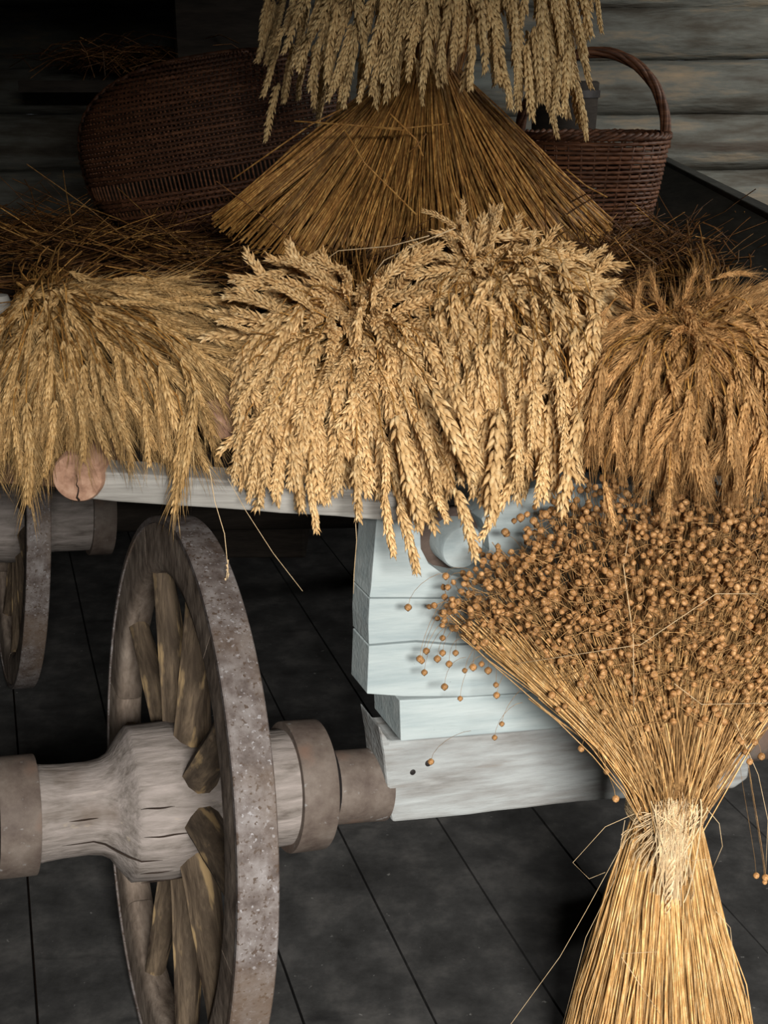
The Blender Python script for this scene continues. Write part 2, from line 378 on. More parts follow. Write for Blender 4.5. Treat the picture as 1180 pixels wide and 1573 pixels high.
# front plane of axle beam and bolster
NPL = Vector((math.sin(YAW), -math.cos(YAW), 0)); BH = Vector((-math.sin(YAW), math.cos(YAW), 0))
Q0 = axis_pt(.41) + NPL*.062
def slab(name, pts, off, th, mt, parent=wagon, bevel=.004, wob=0.0, holes=None, div=True):
    """front outline traced on the wagon's own front plane, `off` metres towards the viewer, `th` deep"""
    q = Q0+NPL*off; fr = [PL(x, y, q, NPL) for x, y in pts]
    if div:
        f2 = []
        for i, p in enumerate(fr):
            p2 = fr[(i+1) % len(fr)]; n = max(1, int((p2-p).length/.05))
            for k in range(n):
                v = p.lerp(p2, k/n)
                if k: v = v+Vector((0,0,wob*noise.noise(v*9)))
                f2.append(v)
        fr = f2
    n = len(fr); mb = MB()
    bk = [p+BH*th for p in fr]
    fs = [tuple(range(n)), tuple(range(2*n-1, n-1, -1))]+[(i, (i+1) % n, n+(i+1) % n, n+i) for i in range(n)]
    mb.add(fr+bk, fs)
    o = build(mb, name, mt, parent, smooth=False, bevel=bevel); FRM = Matrix((A, BK, UW)).transposed(); o.data.transform(FRM.inverted().to_4x4()); o.rotation_euler = FRM.to_euler(); return o
beam = slab('axle_beam', [(583,1116),(600,1141),(720,1131),(940,1112),(1150,1096),(1158,1140),(1150,1196),(1128,1212),(1080,1216),(960,1228),(850,1237),(720,1253),(603,1264),(597,1230),(590,1160)], 0, .10, M['beam'], wob=.003, bevel=.006)
# nail plate and nails on the beam
q = Q0
for (x, y, r) in ((634,1186,.0055),(658,1172,.0065),(1160,1112,.004),(1118,1155,.003)):
    p = PL(x, y, q, NPL); mb = MB(); mb.tube([p-NPL*.004, p+NPL*.0015, p+NPL*.0022], [r,r,r*.6], 12); build(mb, 'nail', M['dark_iron'], wagon)
# sawn plank lying on the beam
slab('bolster_plank', [(614,1076),(760,1069),(1100,1046),(1106,1100),(940,1112),(760,1127),(616,1139)], .035, .125, M['blue_wood'], bevel=.002, wob=.001)
# the bolster: three layers split by two long cracks; rounded notch at the top for the pole
slab('bolster', [(582,760),(570,905),(568,918),(700,918),(830,914),(1010,906),(1000,745),(860,742),(770,758),(740,798),(750,820),(752,845),(744,868),(728,881),(705,886),(680,881),(659,866),(647,843),(646,818),(656,796),(640,775)], .07, .075, M['blue_wood'], wob=.001, bevel=.0015)
slab('bolster', [(568,920),(566,960),(567,990),(640,984),(700,989),(860,984),(1020,975),(1012,908),(830,916),(700,920)], .070, .075, M['blue_wood'], wob=.001, bevel=.0015)
slab('bolster', [(567,993),(564,1066),(620,1070),(720,1070),(860,1061),(1035,1046),(1022,979),(860,987),(700,992),(640,987)], .072, .075, M['blue_wood'], wob=.001, bevel=.0015)
# dark recess lining of the notch, pole with pale sawn end
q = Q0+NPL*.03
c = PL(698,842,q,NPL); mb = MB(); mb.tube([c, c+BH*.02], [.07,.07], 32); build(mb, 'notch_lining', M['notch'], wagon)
def pole(px, py, Y, r_px, length, mt, name='rack_pole', direction=None, crack=0):
    p = P(px, py, Y); r = r_px*((p-CAM).dot(FW))/F; d = (direction or Vector((0,1,0))).normalized()
    mb = MB(); n = 8; pts = []; rad = []
    for t, rr in ((0,.0),(0.0005,.55),(0.002,.93),(.006,1.0)): pts.append(p+d*t); rad.append(max(1e-4, r*rr))
    for i in range(1, n+1): pts.append(p+d*(length*i/n)); rad.append(r*(1+.05*noise.noise(p+d*i)))
    mb.tube(pts, rad, 32); o = build(mb, name, mt, wagon); finish(o.data, .7)
    if crack:
        # radial drying crack on the sawn end
        mb = MB(); ex = Vector((1,0,0)); ez = d.cross(ex).normalized()
        if ez.z > 0: ez = -ez
        pts = [p-d*.0006+ez*(-.15*r+crack*r*i/8)+ex*(.006*noise.noise(Vector((i*.9,py,0)))) for i in range(9)]
        mb.tube(pts, [.0006+.0014*(i/8)**1.5 for i in range(9)], 4); build(mb, 'crack', M['crack'], wagon)
    return o
pole(712, 842, (Q0+NPL*.1).y+.045, 36, .5, M['blue_wood'], direction=BH)
pole(118, 735, 1.66, 40, 1.6, M['pole_end'], crack=1.05)
pole(338, 645, 1.70, 34, 1.5, M['pole_end'])
st_ = P(-8, 452, 1.95); mb = MB(); mb.tube([Vector((st_.x, 1.95, z)) for z in (1.02, 1.15, st_.z-.01, st_.z-.002, st_.z)], [.024,.025,.024,.021,.012], 16)
o = build(mb, 'rack_stake', M['rail'], wagon); finish(o.data, .7)
ea = PL(1146, 1152, Q0, NPL)+BH*.05; mb = MB(); mb.tube([ea, ea+A*.02, ea+A*.16, ea+A*.165], [.050,.054,.050,.045], 32)
o = build(mb, 'axle_arm', M['iron_band'], wagon); finish(o.data, .6)
# front rail
mb = MB(); a = P(150, 722, 1.74); b = P(640, 757, 1.74); dr = (b-a).normalized(); up = Vector((0,-.12,1)).normalized(); up = (up-dr*up.dot(dr)).normalized(); bk = dr.cross(up)
L = (b-a).length; n = 12; vs = []; fs = []
for i in range(n+1):
    c = a+dr*L*i/n+bk*.03
    for (u, v) in ((-.022,-.028),(-.010,-.031),(.016,-.029),(.026,-.018),(.026,.03),(-.022,.03)):
        vs.append(c+up*(u+.002*noise.noise(Vector((i*.6,u*30,2))))+bk*v)
for i in range(n):
    for j in range(6): fs.append((i*6+j, i*6+(j+1) % 6, (i+1)*6+(j+1) % 6, (i+1)*6+j))
fs += [tuple(range(5,-1,-1)), tuple(n*6+j for j in range(6))]
mb.add(vs, fs); build(mb, 'front_rail', M['rail'], wagon, smooth=False, bevel=.003)
mb = MB(); mb.box(P(220,730,1.86), dr*.34, up*.02, bk*.03); build(mb, 'cross_bar', M['pole_end'], wagon, smooth=False, bevel=.004)
# deck boards and side boards (under the straw)
for k in range(12):
    x = -1.32+k*.19; mb = MB(); mb.box((x+.09, 2.95, 1.045), (.088,0,0), (0,1.12,0), (0,0,.014)); build(mb, 'deck_board', M['dark_wood'], wagon, smooth=False, bevel=.003)
for y in (2.05, 3.6):
    mb = MB(); mb.box((-.2, y, .995), (1.13,0,0), (0,.05,0), (0,0,.035)); build(mb, 'cross_beam', M['dark_wood'], wagon, smooth=False, bevel=.005)
# pillars from the axles up to the deck
mb = MB(); mb.box((.62, 2.36, .72), (.06,0,0), (0,.05,0), (0,0,.26)); build(mb, 'deck_support', M['dark_wood'], wagon, smooth=False)
mb = MB(); mb.tube([Vector((-1.05,3.15,.461))+A*.2, Vector((-1.05,3.15,.461))+A*1.6], [.05,.05], 12); build(mb, 'rear_axle', M['dark_wood'], wagon)
mb = MB(); mb.box((-.3, 3.28, .70), (.08,0,0), (0,.05,0), (0,0,.28)); build(mb, 'deck_support', M['dark_wood'], wagon, smooth=False)
s0, s1 = P(1180, 337, 2.35), P(1003, 243, 4.05)
d = (s1-s0); s0 = s0-d*.25; d = (s1-s0)
sd = Vector((-.32, 0, -.17)); nn = d.cross(sd).normalized()*.012
mb = MB(); mb.box((s0+s1)/2+sd/2+nn*-1, d/2, sd/2, nn); build(mb, 'side_board', M['board_grey'], wagon, smooth=False, bevel=.003)
mb = MB(); mb.box((s0+s1)/2+Vector((.02,0,-.11)), d/2, Vector((.018,0,0)), Vector((0,0,.12))); build(mb, 'side_board', M['board_grey'], wagon, smooth=False, bevel=.003)

# ---------------------------------------------------------------- loose straw on the deck
def bed_z(x, y):
    front = 1/(1+math.exp(-(y-1.93)/.035))
    base = 1.275 + .03*noise.noise(Vector((x*2, y*2, 0))) + .012*noise.noise(Vector((x*9, y*9, 3)))
    base -= .05*max(0, (y-2.6))
    side = 1/(1+math.exp(-(x+1.25)/.05))
    return 1.062 + (base-1.062)*front*side
mb = MB(); nx, ny = 90, 80; vs = []; fs = []
for j in range(ny+1):
    for i in range(nx+1):
        x = -1.3+2.1*i/nx; y = 1.86+2.1*j/ny; vs.append((x, y, bed_z(x, y)))
n0 = len(vs)
for j in range(ny):
    for i in range(nx): a = j*(nx+1)+i; fs.append((a, a+1, a+nx+2, a+nx+1))
mb.add(vs, fs)
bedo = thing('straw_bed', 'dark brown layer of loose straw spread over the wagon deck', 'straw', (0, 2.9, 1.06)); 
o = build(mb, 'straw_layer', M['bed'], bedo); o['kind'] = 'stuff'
def loose(n, xr, yr, lr, mt, name, curl=.3, lift=.02, r=.0013, upr=.25):
    mb = MB()
    for _ in range(n):
        x = random.uniform(*xr); y = random.uniform(*yr); L = random.uniform(*lr); a = random.gauss(0, .9)
        el = abs(random.gauss(0, upr)); p = Vector((x, y, bed_z(x, y)+random.uniform(0, lift)))
        d = Vector((math.cos(a)*math.cos(el)*random.choice((-1,1)), math.sin(a)*math.cos(el), math.sin(el)))
        pts = [p]; 
        for k in range(4):
            d = (d+Vector((random.gauss(0,curl),random.gauss(0,curl),-.12))*.25).normalized(); q = pts[-1]+d*L/4
            q.z = max(q.z, bed_z(q.x, q.y)+.003); pts.append(q)
        mb.tube(pts, r*random.uniform(.6,1.3), 3, cap=False)
    return build(mb, name, mt, bedo, fix=False, stuff=True)
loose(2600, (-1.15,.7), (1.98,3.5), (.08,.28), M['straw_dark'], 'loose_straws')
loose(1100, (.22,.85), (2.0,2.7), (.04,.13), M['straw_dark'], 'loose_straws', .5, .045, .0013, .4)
loose(260, (.22,.85), (2.0,2.6), (.05,.16), M['straw'], 'loose_straws', .2, .04, .0012, .35)
loose(120, (-1.0,-.2), (2.1,2.7), (.12,.3), M['straw'], 'loose_straws', .3, .03, .0012, .3)

# ---------------------------------------------------------------- ears of grain
def ear_mesh(name, mt, bend, seed, awn=0.0, L=.115, nsp=20, fl=.0142, fw=.0034, splay=.48, tipawn=.004):
    rnd = random.Random(seed); mb = MB()
    # centre line bends towards +x, in the xz plane
    n = nsp; pts = []; p = Vector((0,0,0)); tans = []
    for k in range(n+1):
        a = bend*k/n + .06*math.sin(k*.7+seed); t = Vector((math.sin(a), .05*math.sin(k*.5+seed*2), math.cos(a))).normalized()
        pts.append(p.copy()); tans.append(t); p = p+t*(L*.9/n)
    mb.tube(pts, [.0013]*(n+1), 4)
    tw0 = rnd.uniform(0, PI)
    for k in range(n):
        t = tans[k]; s0 = Vector((math.cos(tw0+.02*k), math.sin(tw0+.02*k), 0)); S = (s0-t*s0.dot(t)).normalized()*(1 if k % 2 else -1); Nn = t.cross(S).normalized()
        pf = (.72+.36*math.sin(PI*min(1,(k+2)/(n*.75)) if k < n*.5 else PI/2)) if k < n*.5 else 1.06-.38*((k-n*.5)/(n*.5))**1.5
        for q in (-1, 0, 1):
            be = q*1.12 + rnd.gauss(0, .12); al = splay*(1+.25*rnd.gauss(0,1))*(.9 if q else 1.12)
            out = (S*math.cos(be)+Nn*math.sin(be)); D = (t*math.cos(al)+out*math.sin(al)).normalized()
            base = pts[k]+out*.0012+t*(.0012*q if q else 0); ln = fl*pf*rnd.uniform(.88,1.12); wdt = fw*pf*rnd.uniform(.9,1.1)
            u = D.cross(out); u = u.normalized() if u.length > 1e-4 else D.orthogonal(); v = u.cross(D).normalized()
            ring = []; nr = 5
            prof = ((.0,.45,0),(.28,1.0,.10),(.6,.86,.10),(.86,.38,.03))
            for (h_, w_, b_) in prof:
                c = base+D*ln*h_ + v*(-b_*wdt*2)*-1
                for j in range(nr):
                    an = 2*PI*j/nr+.3; ring.append(c+(u*math.cos(an)*1.0+v*math.sin(an)*.78)*wdt*w_)
            tip = base+D*ln*(1.0)+t*tipawn*.5*rnd.random()+D*tipawn*rnd.random(); ring.append(tip)
            fs = []
            for i in range(3):
                for j in range(nr): fs.append((i*nr+j, i*nr+(j+1) % nr, (i+1)*nr+(j+1) % nr, (i+1)*nr+j))
            for j in range(nr): fs.append((3*nr+j, 3*nr+(j+1) % nr, 4*nr))
            mb.add(ring, fs, [.0]*5+[.35]*5+[.8]*5+[1.0]*5+[1.0])
            if awn and (q or rnd.random() < .1):
                al2 = rnd.uniform(.14,.38); D2 = (t*math.cos(al2)+out*math.sin(al2)).normalized(); La = awn*rnd.uniform(.7,1.15)*(1-.25*k/n)
                c1 = base+D*ln*.9; c2 = c1+D2*La*.5+t*.001; c3 = c2+(D2+t*.35).normalized()*La*.5
                r1 = .00042; vs = []
                for c, r in ((c1,r1),(c2,r1*.7)):
                    for j in range(3): an = 2*PI*j/3; vs.append(c+(u*math.cos(an)+v*math.sin(an))*r)
                vs.append(c3); mb.add(vs, [(0,1,4,3),(1,2,5,4),(2,0,3,5),(3,4,6),(4,5,6),(5,3,6)])
    return mb.mesh(name, mt)
bends = (0.0, .18, .4, .7, 1.05)
EAR = [[ear_mesh('wheat_ear', M['ear'], b, s*7+i, L=.115) for s in range(3)] for i, b in enumerate(bends)]
EART = [[ear_mesh('wheat_ear', M['ear_top'], b, s*11+i+50, L=.13, splay=.42, fw=.0033) for s in range(3)] for i, b in enumerate(bends)]
RYE = [[ear_mesh('rye_ear', M['rye'], b, s*5+i+100, awn=.062, L=.125, nsp=24, fl=.0125, fw=.0025, splay=.32) for s in range(3)] for i, b in enumerate(bends)]
RYEB = [[ear_mesh('rye_ear', M['rye_brown'], b, s*5+i+150, awn=.058, L=.095, nsp=20, fl=.0125, fw=.0027, splay=.34) for s in range(3)] for i, b in enumerate(bends)]

DOWN = Vector((0,0,-1))
def put_ear(name, lib, base, d, parent, scale=1.0, bend=None, spin=0.0):
    d = d.normalized(); side = DOWN-d*DOWN.dot(d)
    amt = side.length
    if amt < .15: side = d.orthogonal()
    side.normalize()
    if bend is None: bend = min(4, max(0, int(round(amt*2.2+random.gauss(0,.7)))))
    if spin: side = Matrix.Rotation(spin, 3, d) @ side
    y = d.cross(side).normalized(); x = y.cross(d)
    m = Matrix((x, y, d)).transposed().to_4x4(); m = Matrix.Diagonal((scale,)*3+(1,)) if False else m @ Matrix.Diagonal((scale, scale, scale, 1))
    m.translation = base-world_loc(parent)
    return link(name, random.choice(lib[bend]), parent, mat=m)
def in_poly(x, y, poly):
    c = False; j = len(poly)-1
    for i in range(len(poly)):
        xi, yi = poly[i]; xj, yj = poly[j]
        if (yi > y) != (yj > y) and x < (xj-xi)*(y-yi)/(yj-yi)+xi: c = not c
        j = i
    return c
def scatter(poly, n, tries=12):
    xs = [p[0] for p in poly]; ys = [p[1] for p in poly]; out = []
    while len(out) < n:
        best = None; bd = -1
        for _ in range(tries):
            while True:
                x = random.uniform(min(xs), max(xs)); y = random.uniform(min(ys), max(ys))
                if in_poly(x, y, poly): break
            dd = min([(x-a)**2+(y-b)**2 for a, b in out[-400:]] or [1e9])
            if dd > bd: bd, best = dd, (x, y)
        out.append(best)
    return out
def img_dir(ax, ay, e):
    """direction across the view (right, down) with e = lift towards the front"""
    v = Vector((ax, 0, -ay)).normalized() if (ax or ay) else Vector((1,0,0))
    return (v*math.cos(e)+Vector((0,-1,0.10))*math.sin(e)).normalized()
def interp(x, tab):
    if x <= tab[0][0]: return tab[0][1]
    for (a, b), (c, d) in zip(tab[:-1], tab[1:]):
        if x <= c: return b+(d-b)*(x-a)/(c-a)
    return tab[-1][1]
YF = [(250,2.16),(330,2.06),(380,1.96),(440,1.86),(520,1.755),(600,1.68),(700,1.65),(900,1.64)]
def surf(px, py, extra=0): return interp(py, YF)+extra

def sheaf(root, lib, ename, poly, focus, n, down, e0, er, root_pt, stalk_mat, Lmid=.115, layers=((0,1.0),), hand=(), hand_lib=None, scale=(.92,1.25), ybulge=None, jit=.25, r=.0013):
    st = MB(); fx, fy = focus; items = []
    for (lay, frac) in layers:
        for (x, y) in scatter(poly, int(n*frac)):
            vx, vy = x-fx, y-fy; rr = math.hypot(vx, vy)+1e-3
            g = down(x, y, rr); ax, ay = vx/rr*(1-g), vy/rr*(1-g)+g
            nf = math.exp(-(rr/120)**2); an = math.atan2(ay, ax)+random.gauss(0, jit*(1+1.8*nf)); ax, ay = math.cos(an), math.sin(an)
            e = e0*math.exp(-(rr/er)**2)+.14+random.gauss(0, .10+.22*nf)
            if lay > .02: e -= .05
            Y = surf(x, y)+lay+random.uniform(-.012,.012)+(ybulge(x, y) if ybulge else 0)
            d = img_dir(ax, ay, e); sc = random.uniform(*scale)
            c = P(x, y, Y); base = c-d*Lmid*sc*.5
            items.append((base, d, sc, lib))
    for (bx, by, tx, ty, off) in hand:
        Yb = surf(bx, by)+off+(ybulge(bx, by) if ybulge else 0); Yt = Yb-.012
        b = P(bx, by, Yb); t = P(tx, ty, Yt); items.append((b, (t-b).normalized(), (t-b).length/Lmid, hand_lib or lib))
    for (base, d, sc, lb) in items[:298]:
        sd = DOWN-d*DOWN.dot(d)
        put_ear(ename, lb, base, (d-sd*.18).normalized() if sd.length > .3 else d, root, sc)
    for (base, d, sc, lb) in items:
        m1 = base-d*.06+Vector((0,.012,.004)); rp = Vector(root_pt)+Vector((random.gauss(0,.03),random.gauss(0,.05),random.gauss(0,.022)))
        fc = P(fx+random.gauss(0,16), fy+random.gauss(0,12), surf(fx, fy)+.10); mid = base.lerp(fc, .55)+Vector((0,-.0,.01))
        pts = bez(base+d*.004, m1, mid, fc, 6)+bez(fc, fc+(fc-mid)*.25+Vector((0,.04,0)), rp+Vector((0,-.1,0)), rp, 5)[1:]
        st.tube(pts, r*random.uniform(.75,1.15), 4, cap=False)
    build(st, 'straw_stalks', stalk_mat, root, fix=False, stuff=True)
    # the tied straw body running back over the deck
    sb = MB(); rp = Vector(root_pt)
    for _ in range(260):
        a = random.uniform(0, 2*PI); q = random.random()**.5
        o1 = Vector((math.cos(a)*.05*q, 0, math.sin(a)*.032*q)); o2 = Vector((math.cos(a)*.13*q, 0, math.sin(a)*.03*q))
        p1 = rp+o1; p2 = rp+o2+Vector((random.gauss(0,.03)+(.1 if rp.x > .3 else 0), .5+random.uniform(0,.15), 0)); p2.z = max(bed_z(p2.x, p2.y)+.005, p2.z-.02)
        sb.tube([p1+Vector((0,-.03,0)), p1.lerp(p2,.5), p2], .0016, 3, cap=False)
    build(sb, 'straw_bundle', M['straw_dark'], root, fix=False, stuff=True)

# --- centre left: wheat sheaf
rootA = P(545, 480, 2.12); rootA.z = 1.31
sA = thing('wheat_sheaf', 'wheat sheaf with blunt golden ears drooping over the rail, left of centre', 'sheaf', rootA, 'beardless wheat sheaves over the rail')
polyA = [(385,440),(430,410),(505,410),(560,440),(640,395),(680,450),(700,560),(715,680),(700,730),(655,775),(560,720),(480,735),(400,735),(362,700),(372,600),(362,510)]
def downA(x, y, r): return min(.93, max(0, (y-470)/190.0)) if y > 470 else 0
handA = [(428,480,336,438,-.05),(507,437,428,391,-.03),(480,475,412,430,-.05),(553,472,546,570,-.09),(412,564,350,638,-.07),(384,510,331,492,-.06),(575,440,572,518,-.06),
 (612,775,648,892,-.035),(590,760,606,866,-.03),(474,728,489,828,-.03),(548,700,552,812,-.04),(700,750,738,872,-.05),(590,680,606,780,-.05),(370,660,352,752,-.03),(395,690,380,778,-.02),
 (430,690,418,772,-.02),(520,690,514,770,-.02),(610,640,650,820,-.06),(640,650,690,765,-.05),(570,455,640,385,-.0),(470,400,500,380,.02),(660,740,690,810,-.02),(420,620,362,700,-.05),(665,600,735,755,-.09)]
sheaf(sA, EAR, 'wheat_ear', polyA, (548,512), 290, downA, 1.3, 125, rootA, M['straw'], layers=((0.0,.45),(.03,.30),(.06,.17)), hand=handA)

# --- centre right: wheat sheaf
rootB = P(765, 430, 2.16); rootB.z = 1.33
sB = thing('wheat_sheaf', 'wheat sheaf right of centre, its longest pale ears hanging in front of the bolster', 'sheaf', rootB, 'beardless wheat sheaves over the rail')
polyB = [(665,395),(700,365),(760,360),(830,375),(900,405),(935,450),(925,520),(905,600),(890,680),(840,720),(760,740),(715,690),(690,600),(670,500)]
def downB(x, y, r): return min(.97, max(0, (y-430)/130.0)) if y > 430 else 0
handB = [(702,351,644,318,-.02),(712,362,712,298,-.02),(752,378,772,308,-.02),(812,408,822,348,-.02),(850,410,868,366,-.0),(850,385,935,425,-.04),(860,405,942,450,-.04),(820,380,905,440,-.06),
 (768,628,752,820,-.05),(788,738,740,840,-.03),(793,640,800,748,-.05),(837,687,823,785,-.04),(891,636,848,804,-.05),(859,568,864,674,-.08),(735,530,752,640,-.08),(700,590,740,740,-.09),
 (820,600,815,700,-.06),(850,520,838,610,-.08),(905,540,898,700,-.04),(780,560,790,650,-.08),(760,690,772,760,-.03),(800,700,806,755,-.03),(870,640,862,720,-.05),(720,640,745,740,-.05),
 (690,470,715,560,-.08),(675,510,705,600,-.07),(770,450,800,540,-.08),(820,455,832,550,-.08),(880,450,890,540,-.07),(910,440,905,520,-.05),(740,400,700,440,-.05),(790,400,850,400,-.06),(780,470,735,520,-.05)]
sheaf(sB, EAR, 'wheat_ear', polyB, (765,440), 265, downB, 1.1, 75, rootB, M['straw'], layers=((0.0,.40),(.035,.32),(.07,.2)), hand=handB, scale=(.92,1.28))

# --- far left: long bearded rye sheaf
rootC = P(90, 450, 2.10); rootC.z = 1.30
sC = thing('rye_sheaf', 'long-bearded golden rye sheaf fanned out above the round pole end at left', 'sheaf', rootC, 'bearded sheaves over the rail')
polyC = [(-70,520),(20,480),(90,455),(170,440),(260,430),(320,470),(345,560),(330,640),(300,690),(240,680),(130,650),(90,690),(20,700),(-80,700)]
def downC(x, y, r): return min(.62, max(.10, (y-470)/330.0))
handC = [(155,465,252,478,-.05),(235,430,310,480,-.02),(105,530,135,670,-.06),(80,540,62,690,-.06),(48,500,28,620,-.07),(40,620,58,790,-.05),(150,560,200,700,-.06),(282,640,268,800,-.03),
 (20,640,40,760,-.04),(-20,640,-10,760,-.03),(245,560,290,720,-.06),(300,600,285,770,-.04),(60,470,110,520,-.04),(5,500,-40,600,-.05),(190,540,232,672,-.05),(120,600,140,720,-.04)]
sheaf(sC, RYE, 'rye_ear', polyC, (70,462), 250, downC, .3, 50, rootC, M['straw'], Lmid=.125, layers=((0.0,.40),(.03,.30),(.06,.25)), hand=handC, scale=(.8,1.15), jit=.14)

# --- far right: brown bearded rye sheaf
rootD = P(1060, 470, 2.12); rootD.z = 1.30
sD = thing('rye_sheaf', 'bristly brown rye sheaf hanging over the flax bolls at the right edge', 'sheaf', rootD, 'bearded sheaves over the rail')
polyD = [(930,505),(970,478),(1040,470),(1120,470),(1250,480),(1280,700),(1200,720),(1120,725),(1020,715),(960,680),(905,690),(900,600)]
def downD(x, y, r): return min(.88, max(0, (y-500)/170.0))
handD = [(975,485,985,428,-.02),(1010,470,1000,415,.02),(1050,460,1070,410,.03),(1120,470,1180,440,.0),(1090,470,1085,420,.03),(1140,450,1230,430,.02),(930,480,870,600,-.02),(1100,428,1160,412,-.02),(1160,480,1190,540,-.06),(925,560,895,690,-.06),(980,560,960,640,-.07),(1028,740,1026,806,-.03),(928,740,945,815,-.03),(1000,520,985,600,-.06),
 (935,470,905,520,-.03),(1060,600,1040,700,-.04),(1120,620,1130,720,-.04)]
sheaf(sD, RYEB, 'rye_ear', polyD, (1058,515), 290, downD, 1.2, 80, rootD, M['straw'], Lmid=.095, layers=((0.0,.40),(.03,.30),(.06,.25)), hand=handD, scale=(.8,1.2), jit=.16)

# stray stalks dangling below the rail, part of the centre left sheaf
mb = MB()
def thread(pp, Y, r): mb.tube([P(x, y, Y+dy) for (x, y, dy) in pp], r, 4)
thread([(322,720,0),(330,770,0),(345,820,0),(350,870,0),(346,900,0)], 1.62, .0006)
thread([(350,735,0),(378,785,0),(420,850,0),(465,908,0)], 1.60, .0005)
thread([(545,780,0),(548,830,0),(544,880,0),(543,912,0)], 1.62, .0006)
thread([(560,440,.02),(590,400,-.0),(640,375,-.03),(700,350,-.06)], 1.9, .0011)
thread([(485,410,.0),(520,385,-.0),(600,378,-.03),(660,362,-.06)], 1.95, .0010)
for k in range(6):
    p = P(349+random.uniform(-3,3), 860+k*7, 1.62); mb.tube([p, p+Vector((random.uniform(-.004,.004),0,-.01))], [.002,.0004], 4)
build(mb, 'dangling_stalks', M['flax_pale'], sA, fix=False, stuff=True)

# ---------------------------------------------------------------- tall sheaf standing behind
bc = Vector((P(640,345,2.5).x, 2.50, 1.27)); tie = P(655, 118, 2.5)
sT = thing('wheat_sheaf', 'tall wheat sheaf standing upright behind, straw spread like a skirt below hanging ears', 'sheaf', bc)
mb = MB()
for k in range(1050):
    a = random.uniform(0, 2*PI) if k % 3 else random.uniform(PI*1.02, PI*1.98); q = 1-.30*random.random()**2 if k % 5 else random.random()**.5
    x = math.cos(a)*.405*q; y = math.sin(a)*.30*q
    t0 = tie+Vector((math.cos(a)*.062*q, math.sin(a)*.055*q, random.gauss(0,.012)))
    p1 = bc+Vector((x, y, .075*abs(math.cos(a))**3*q+random.uniform(0,.02)))
    if math.cos(a) < -.85: p1 += Vector((-.02,0,.01))
    z0 = bed_z(p1.x, p1.y); p1.z = max(p1.z, z0+.004)
    mid = t0.lerp(p1, .5)+Vector((-math.cos(a)*.018*random.random(), -math.sin(a)*.012, 0))+Vector((random.gauss(0,.012),random.gauss(0,.008),random.gauss(0,.007)))
    up = t0+Vector((math.cos(a)*.05, math.sin(a)*.05, .2+random.uniform(0,.05)))
    mb.tube([up, t0, t0.lerp(mid,.5)+Vector((random.gauss(0,.003),0,0)), mid, mid.lerp(p1,.5)+Vector((random.gauss(0,.004),0,random.gauss(0,.002))), p1], random.choice((.0017,.0022,.0027)), 4)
build(mb, 'straw_stalks', M['straw'], sT, fix=False, stuff=True)
mb = MB()
for (pp, Y) in ([[(358,275),(425,228),(480,190),(530,165)],2.33],[[(640,330),(560,250),(530,200)],2.2],[[(870,260),(900,285),(933,303)],2.25],[[(560,195),(620,197),(690,190)],2.27],[[(452,186),(540,192),(620,200)],2.27],
    [[(688,255),(700,300),(730,350)],2.1],[[(600,175),(640,215),(650,240)],2.26],[[(620,240),(640,225),(655,205)],2.24]):
    mb.tube([P(x, y, Y) for x, y in pp], .0018, 4)
build(mb, 'stray_straws', M['straw'], sT, fix=False, stuff=True)
polyT = [(440,-30),(440,45),(480,90),(505,130),(555,130),(610,105),(650,95),(700,85),(745,95),(800,130),(855,140),(885,80),(905,30),(905,-110),(860,-190),(500,-190)]
cnt = 0
for lay, n in ((0,135),(.04,75)):
    for (x, y) in scatter(polyT, int(n*1.1)):
        u = max(-1, min(1, (x-672)/262)); Y = 2.5-.33*math.sqrt(1-u*u)+lay+random.uniform(-.02,.02)+.06*min(1, max(0, (-y+40)/200))
        ax = (x-690)/420*(1.0 if x < 650 else .45)+random.gauss(0,.21); d = img_dir(ax, 1, .12+random.gauss(0,.16)); sc = random.uniform(.85,1.12)
        put_ear('wheat_ear', EART, P(x, y, Y)-d*.062*sc, d, sT, sc)
for (bx, by, tx, ty, Y) in ((440,-10,424,45,2.42),(468,10,456,78,2.42),(482,70,487,172,2.34),(530,100,520,158,2.28),(860,95,852,192,2.22),(840,90,848,175,2.24),(870,80,866,186,2.26),(900,20,888,95,2.34),(915,-20,925,55,2.36),(640,90,655,165,2.2),(565,95,548,160,2.24),
    (600,80,590,150,2.2),(700,30,690,110,2.19),(560,20,520,110,2.22),(610,40,585,130,2.21),(905,-60,915,20,2.38),(795,80,792,150,2.2),(760,50,762,118,2.19)):
    b = P(bx, by, Y); t = P(tx, ty, Y-.01); put_ear('wheat_ear', EART, b, t-b, sT, (t-b).length/.125, bend=random.choice((0,1,1)))
for k in range(50):                      # the far half of the hanging ears
    a = random.uniform(0, PI); zt = random.uniform(1.62, 1.85); rr = .30
    p = Vector((tie.x+math.cos(a)*.30, 2.5+math.sin(a)*.28, zt)); put_ear('wheat_ear', EART, p, Vector((math.cos(a)*.35, math.sin(a)*.35, -1)), sT, 1.0)
mb = MB()                                # stalks arching from the tie out to the hanging ears
for k in range(220):
    a = random.uniform(0, 2*PI); q = random.uniform(.4, 1); p0 = tie+Vector((math.cos(a)*.05, math.sin(a)*.05, .1)); p3 = tie+Vector((math.cos(a)*.26*q, math.sin(a)*.25*q, .26+random.uniform(-.05,.05)))
    mb.tube(bez(p0, p0+Vector((0,0,.15)), p3+Vector((-math.cos(a)*.05,-math.sin(a)*.05,.12)), p3, 6), .0013, 3, cap=False)
build(mb, 'bent_stalks', M['straw_dark'], sT, fix=False, stuff=True)

